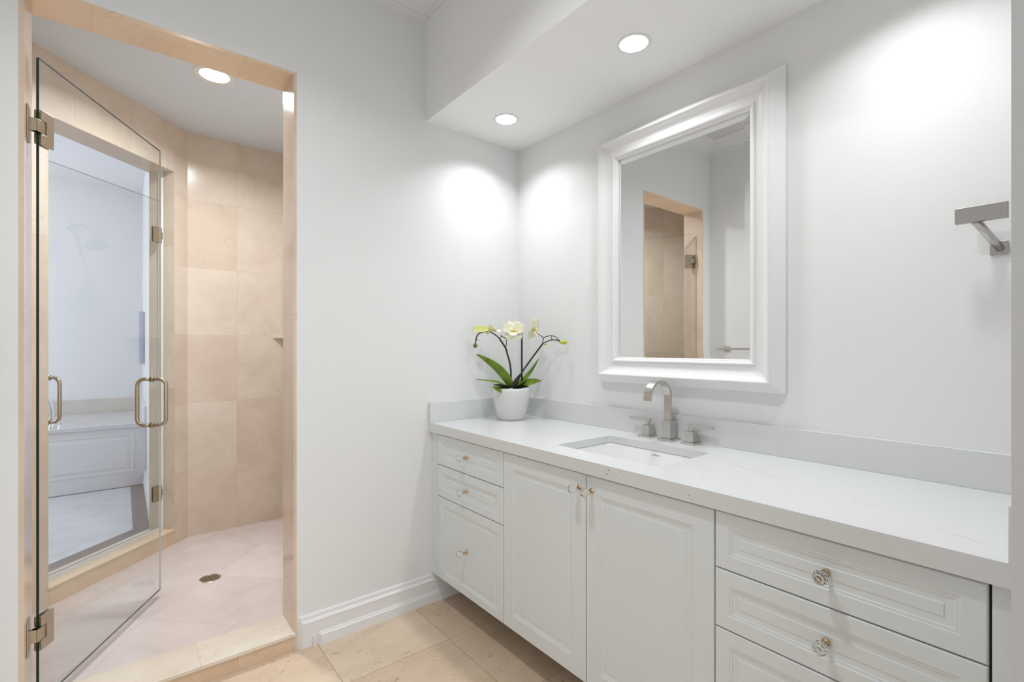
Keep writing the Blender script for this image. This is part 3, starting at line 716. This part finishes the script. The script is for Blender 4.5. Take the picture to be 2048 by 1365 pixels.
# ================================================================ ORCHID
PX, PY, PZ = 1.55, 1.93, 0.870
orc = thing('potted_orchid', 'white orchid with arching stems in a glossy white pot on the counter corner', 'potted plant', (PX, PY, PZ))
RV = Vector((math.cos(R(38.86)), -math.sin(R(38.86)), 0)); DV = Vector((math.sin(R(38.86)), math.cos(R(38.86)), 0))
RIM = Vector((PX, PY, 1.028)); EYE = Vector((0, 0, 1.234))
def L(a, z, dep=0.0):
    p = RIM + RV*a + Vector((0, 0, z)); d = (p-EYE).normalized()
    return p + d*dep
def c_(X, Y, dep=0.0): return L((X-575)*0.00046, (885-Y)*0.00046, dep)
bm = new()
lathe(bm, [(0, 0.004), (0.058, 0.004), (0.064, 0.0), (0.068, 0.002), (0.070, 0.012), (0.071, 0.018), (0.080, 0.045), (0.088, 0.080), (0.0945, 0.115), (0.0945, 0.146), (0.0915, 0.159), (0.089, 0.161), (0.0865, 0.158), (0.0865, 0.134), (0.0, 0.134)], 64, Matrix.Translation((PX, PY, PZ)))
obj('pot', bm, plain('white_ceramic', (0.70, 0.70, 0.69), 0.28, spec=0.5), orc)
bm = new(); lathe(bm, [(0, 0.141), (0.0855, 0.136)], 40, Matrix.Translation((PX, PY, PZ)))
obj('potting_bark', bm, plain('bark', lin(84, 58, 44), 0.9, noise=0.4, scale=150), orc)

def leafmat():
    t = NT('orchid_leaf'); P = t.n('ShaderNodeNewGeometry').outputs['Position']
    t.base(t.ramp(t.noise(P, 30, 3), [(0.3, lin(78, 108, 20)), (0.7, lin(122, 150, 36))])); t.b.inputs['Roughness'].default_value = 0.32
    t.b.inputs['Subsurface Weight'].default_value = 0.0; return t.m
LEAF = leafmat(); LEAFD = plain('young_dark_leaf', lin(30, 44, 20), 0.35, noise=0.1, scale=40)
STEM = plain('dark_stem', lin(46, 44, 22), 0.5, noise=0.1, scale=50)
STAKE = plain('black_stake', (0.006, 0.006, 0.007), 0.35)
def leaf(pts, wid, side, fold=0.25, mat=None, tip=0.55):
    """pts centre line, side: sideways vector of the blade"""
    P = spline(pts, 6); n = len(P); bm = new(); rows = []
    for i, p in enumerate(P):
        t = i/(n-1); T = (P[min(i+1, n-1)]-P[max(i-1, 0)]).normalized(); s = Vector(side); s = (s-T*s.dot(T)).normalized(); nn = T.cross(s)
        prof_w = (math.sin(math.pi*min(1, (t*0.94+0.06))**tip)**0.8 if t < 1 else 0)
        w_ = max(0.0006, wid*prof_w)
        rows.append([bm.verts.new(p+s*w_*k+nn*(abs(k)*w_*fold)) for k in (-1, -0.55, 0, 0.55, 1)])
    for a, b in zip(rows, rows[1:]):
        for k in range(4):
            f = bm.faces.new((a[k], a[k+1], b[k+1], b[k])); f.smooth = True
    o = obj('leaf', bm, mat or LEAF, orc)
    m = o.modifiers.new('solid', 'SOLIDIFY'); m.thickness = 0.0016; m.offset = 0
    m2 = o.modifiers.new('sub', 'SUBSURF'); m2.levels = 1; m2.render_levels = 1
    return o
UP = Vector((0, 0, 1))
leaf([c_(578, 880), c_(530, 790, -0.01), c_(430, 670, -0.02), c_(310, 580, -0.02), c_(185, 505, -0.02)], 0.024, RV*0.75+UP*0.8+DV*-0.3, 0.2, tip=0.75)
leaf([c_(560, 885, 0.01), c_(480, 835, 0.02), c_(400, 805, 0.035), c_(290, 795, 0.05), c_(180, 788, 0.06)], 0.014, DV*0.9+UP*0.35, 0.2, tip=0.7)
leaf([c_(590, 880, 0.0), c_(680, 810, 0.01), c_(760, 730, 0.015), c_(820, 650, 0.015), c_(885, 552, 0.01)], 0.014, DV*-0.65+RV*0.7-UP*0.3, 0.25, tip=0.8)
leaf([c_(585, 880, -0.02), c_(620, 830, -0.022), c_(655, 770, -0.025), c_(700, 705, -0.026)], 0.013, RV*0.8+UP*-0.4, 0.3, LEAFD, tip=0.7)
leaf([c_(600, 890, 0.02), c_(680, 860, 0.02), c_(760, 825, 0.0), c_(840, 810, -0.02), c_(912, 806, -0.04)], 0.021, UP*0.9+DV*0.5, 0.2, tip=0.85)
leaf([c_(590, 890, 0.0), c_(650, 868, -0.01), c_(710, 860, -0.015), c_(768, 868, -0.015)], 0.014, UP*0.7+DV*-0.7, 0.3, LEAFD, tip=0.8)
leaf([c_(570, 905, -0.03), c_(510, 908, -0.06), c_(440, 892, -0.082), c_(395, 880, -0.094), c_(372, 872, -0.10)], 0.019, DV*-0.75-UP*0.65+RV*0.1, -0.25, tip=0.85)
leaf([c_(575, 886, -0.02), c_(500, 876, -0.06), c_(430, 856, -0.09), c_(375, 850, -0.10)], 0.017, DV*-0.75+UP*0.35, 0.3, LEAFD, tip=0.8)

bm = new()
tube(bm, spline([c_(578, 885), c_(572, 790), c_(570, 690), c_(556, 590), c_(530, 500), c_(512, 440), c_(440, 330, -0.01), c_(385, 285, -0.015), c_(330, 258, -0.02), c_(260, 262, -0.022), c_(215, 280, -0.022), c_(190, 315, -0.02), c_(183, 345, -0.02), c_(176, 390, -0.02)], 5), [0.0046]*30+[0.0032]*36, 10)
tube(bm, spline([c_(514, 440), c_(520, 385), c_(520, 342), c_(490, 320), c_(455, 295)], 5), 0.0022, 8)
tube(bm, spline([c_(440, 328, -0.01), c_(470, 312, -0.01)], 3), 0.0020, 8)
tube(bm, spline([c_(325, 258, -0.02), c_(300, 240, -0.02), c_(290, 215, -0.02)], 3), 0.0018, 8)
tube(bm, spline([c_(182, 345, -0.02), c_(212, 352, -0.02)], 3), 0.0016, 8)
for X_c, Y_c in ((572, 655), (521, 515), (440, 330), (330, 256), (205, 290)):
    pass
obj('flower_stem', bm, STEM, orc)
bm = new()
tube(bm, spline([c_(592, 885, 0.01), c_(640, 800, 0.008), c_(700, 700, 0.0), c_(760, 615, -0.005), c_(840, 505, -0.03), c_(920, 400, -0.05), c_(965, 370, -0.06), c_(1020, 350, -0.07), c_(1075, 350, -0.08), c_(1115, 368, -0.09)], 5), [0.0042]*26+[0.0028]*20, 10)
tube(bm, spline([c_(922, 400, -0.05), c_(928, 360, -0.052), c_(938, 325, -0.055), c_(980, 308, -0.062), c_(1022, 300, -0.07), c_(1070, 318, -0.08), c_(1112, 355, -0.09)], 4), 0.0021, 8)
tube(bm, spline([c_(1025, 302, -0.07), c_(1026, 345, -0.07)], 3), 0.0018, 8)
tube(bm, spline([c_(935, 325, -0.055), c_(900, 300, -0.05), c_(850, 265, -0.04)], 3), 0.0019, 8)
tube(bm, spline([c_(700, 345, 0.0), c_(650, 300, 0.0), c_(610, 270, 0.0)], 3), 0.0019, 8)
obj('flower_stem', bm, STEM, orc)
bm = new(); tube(bm, [c_(693, 870, 0.012), c_(693, 600, 0.012), c_(693, 200, 0.012)], 0.0046, 12); obj('stake', bm, STAKE, orc)

def petalmat():
    t = NT('orchid_petal'); g_ = t.n('ShaderNodeTexCoord').outputs['Object']
    t.base(t.ramp(t.noise(g_, 40, 3), [(0.35, lin(232, 230, 192)), (0.65, lin(250, 249, 232))])); t.b.inputs['Roughness'].default_value = 0.5
    t.b.inputs['Subsurface Weight'].default_value = 0.25; t.b.inputs['Subsurface Radius'].default_value = (0.01, 0.01, 0.005); return t.m
PETAL = petalmat(); YEL = plain('lip_yellow', lin(226, 200, 60), 0.5, noise=0.15, scale=200)
LIMEBUD = plain('bud_green', lin(186, 190, 60), 0.5, noise=0.1, scale=90); GREENP = plain('petal_green', lin(208, 210, 128), 0.5, noise=0.12, scale=60)
BROWNBUD = plain('bud_brown', lin(116, 104, 50), 0.5, noise=0.1, scale=90)
def petal(bm, c, out, nrm, length, width, cup, mi=0, blunt=0.55, ruffle=0.0):
    out = Vector(out).normalized(); nrm = Vector(nrm).normalized(); nrm = (nrm-out*nrm.dot(out)).normalized(); sd_ = out.cross(nrm)
    N, Mx = 9, 4; rows = []
    for i in range(N+1):
        t = i/N; w_ = width*math.sqrt(max(0.02, 1-((t-0.58)/0.60)**2)) if t < 0.58 else width*math.sqrt(max(0.01, 1-((t-0.58)/0.425)**2))
        row = []
        for k in range(-Mx, Mx+1):
            u = k/Mx; wav = ruffle*math.sin(9*t+5*u)*length
            row.append(bm.verts.new(c+out*(length*t)*(1-0.06*u*u*t)+sd_*(w_*u)+nrm*(cup*length*(t*t*0.5-u*u*0.18)+wav)))
        rows.append(row)
    for a, b in zip(rows, rows[1:]):
        for k in range(2*Mx):
            f = bm.faces.new((a[k], a[k+1], b[k+1], b[k])); f.smooth = True; f.material_index = mi
def fin(o, th=0.0007):
    m = o.modifiers.new('solid', 'SOLIDIFY'); m.thickness = th; m.offset = 0
    return o
def flower(center, face, up, s, mats=(None,), tilt=0.3, side_only=False):
    f = Vector(face).normalized(); u = Vector(up); u = (u-f*u.dot(f)).normalized(); r = f.cross(u) * -1
    bm = new()
    for ang, ln, wd, back in ((90, 0.92, 0.40, 0.0), (228, 1.05, 0.42, 0.0), (312, 1.05, 0.42, 0.0)):       # sepals behind
        o_ = r*math.cos(R(ang))+u*math.sin(R(ang)); petal(bm, center-f*0.003, o_+f*0.05, f, s*ln, s*wd, -0.15, 0, 0.6)
    for ang in (30, 150):                                                                             # broad petals
        o_ = r*math.cos(R(ang))+u*math.sin(R(ang)); petal(bm, center+f*0.002, o_+f*0.12, f, s*1.10, s*0.60, -0.10, 0, 0.5, 0.010)
    # lip
    petal(bm, center+f*0.006, -u*0.8+f*0.7, f+u*0.3, s*0.80, s*0.36, 0.25, 0, 0.6)
    for sg in (-1, 1): petal(bm, center+f*0.005, r*sg*0.8-u*0.25+f*0.7, u, s*0.32, s*0.16, 0.6, 0)
    o = fin(obj('flower', bm, [PETAL], orc))
    bm = new(); Mt = Matrix.Translation(center+f*0.008)
    bmesh.ops.create_uvsphere(bm, u_segments=12, v_segments=8, radius=s*0.13, matrix=Mt)
    for sg in (-1, 1): bmesh.ops.create_uvsphere(bm, u_segments=10, v_segments=6, radius=s*0.09, matrix=Matrix.Translation(center+f*0.012-u*s*0.12+r*sg*s*0.09))
    for fc in bm.faces: fc.smooth = True
    k = obj('flower_centre', bm, YEL, o); k.location = (0, 0, 0); k.parent = o
    k['label'] = 'yellow centre of the flower'
    return o
flower(c_(602, 248, -0.02), -DV+RV*-0.1+UP*0.1, UP, 0.055)
flower(c_(815, 222, -0.03), RV*0.9-DV*0.40-UP*0.15, UP*0.9-RV*0.35, 0.064)
# half-open bloom on the left stem
bm = new(); cc = c_(335, 228, -0.032)
petal(bm, cc, RV*-1+UP*0.02, -DV+UP*0.4, 0.088, 0.020, -0.15, 1, 0.45)
petal(bm, cc, RV*0.9-UP*0.22, UP-DV*0.5, 0.062, 0.018, 0.2, 0)
petal(bm, cc, RV*0.35+UP*0.28-DV*0.3, -DV, 0.030, 0.020, 0.1, 0)
petal(bm, cc+RV*0.005, RV*0.7-UP*0.1-DV*0.5, UP, 0.045, 0.014, 0.3, 1)
petal(bm, cc, RV*-0.3-UP*0.8, -DV, 0.022, 0.008, 0.2, 1)
fin(obj('flower', bm, [PETAL, GREENP], orc))
def bud(c, axis, ln, r_, mat):
    bm = new(); q = Vector((0, 0, 1)).rotation_difference(Vector(axis).normalized()).to_matrix().to_4x4()
    lathe(bm, [(0, 0), (r_*0.55, ln*0.12), (r_*0.95, ln*0.38), (r_, ln*0.55), (r_*0.75, ln*0.8), (0, ln)], 16, Matrix.Translation(c) @ q)
    obj('bud', bm, mat, orc)
bud(c_(180, 385, -0.02), -UP-RV*0.2, 0.026, 0.0115, BROWNBUD)
bud(c_(1108, 372, -0.09), RV*1+UP*-0.08, 0.042, 0.010, LIMEBUD)
bud(c_(935, 405, -0.05), RV*1+UP*0.2, 0.018, 0.004, LIMEBUD)
bud(c_(300, 268, -0.02), RV*0.8-UP*0.5, 0.014, 0.005, LIMEBUD)
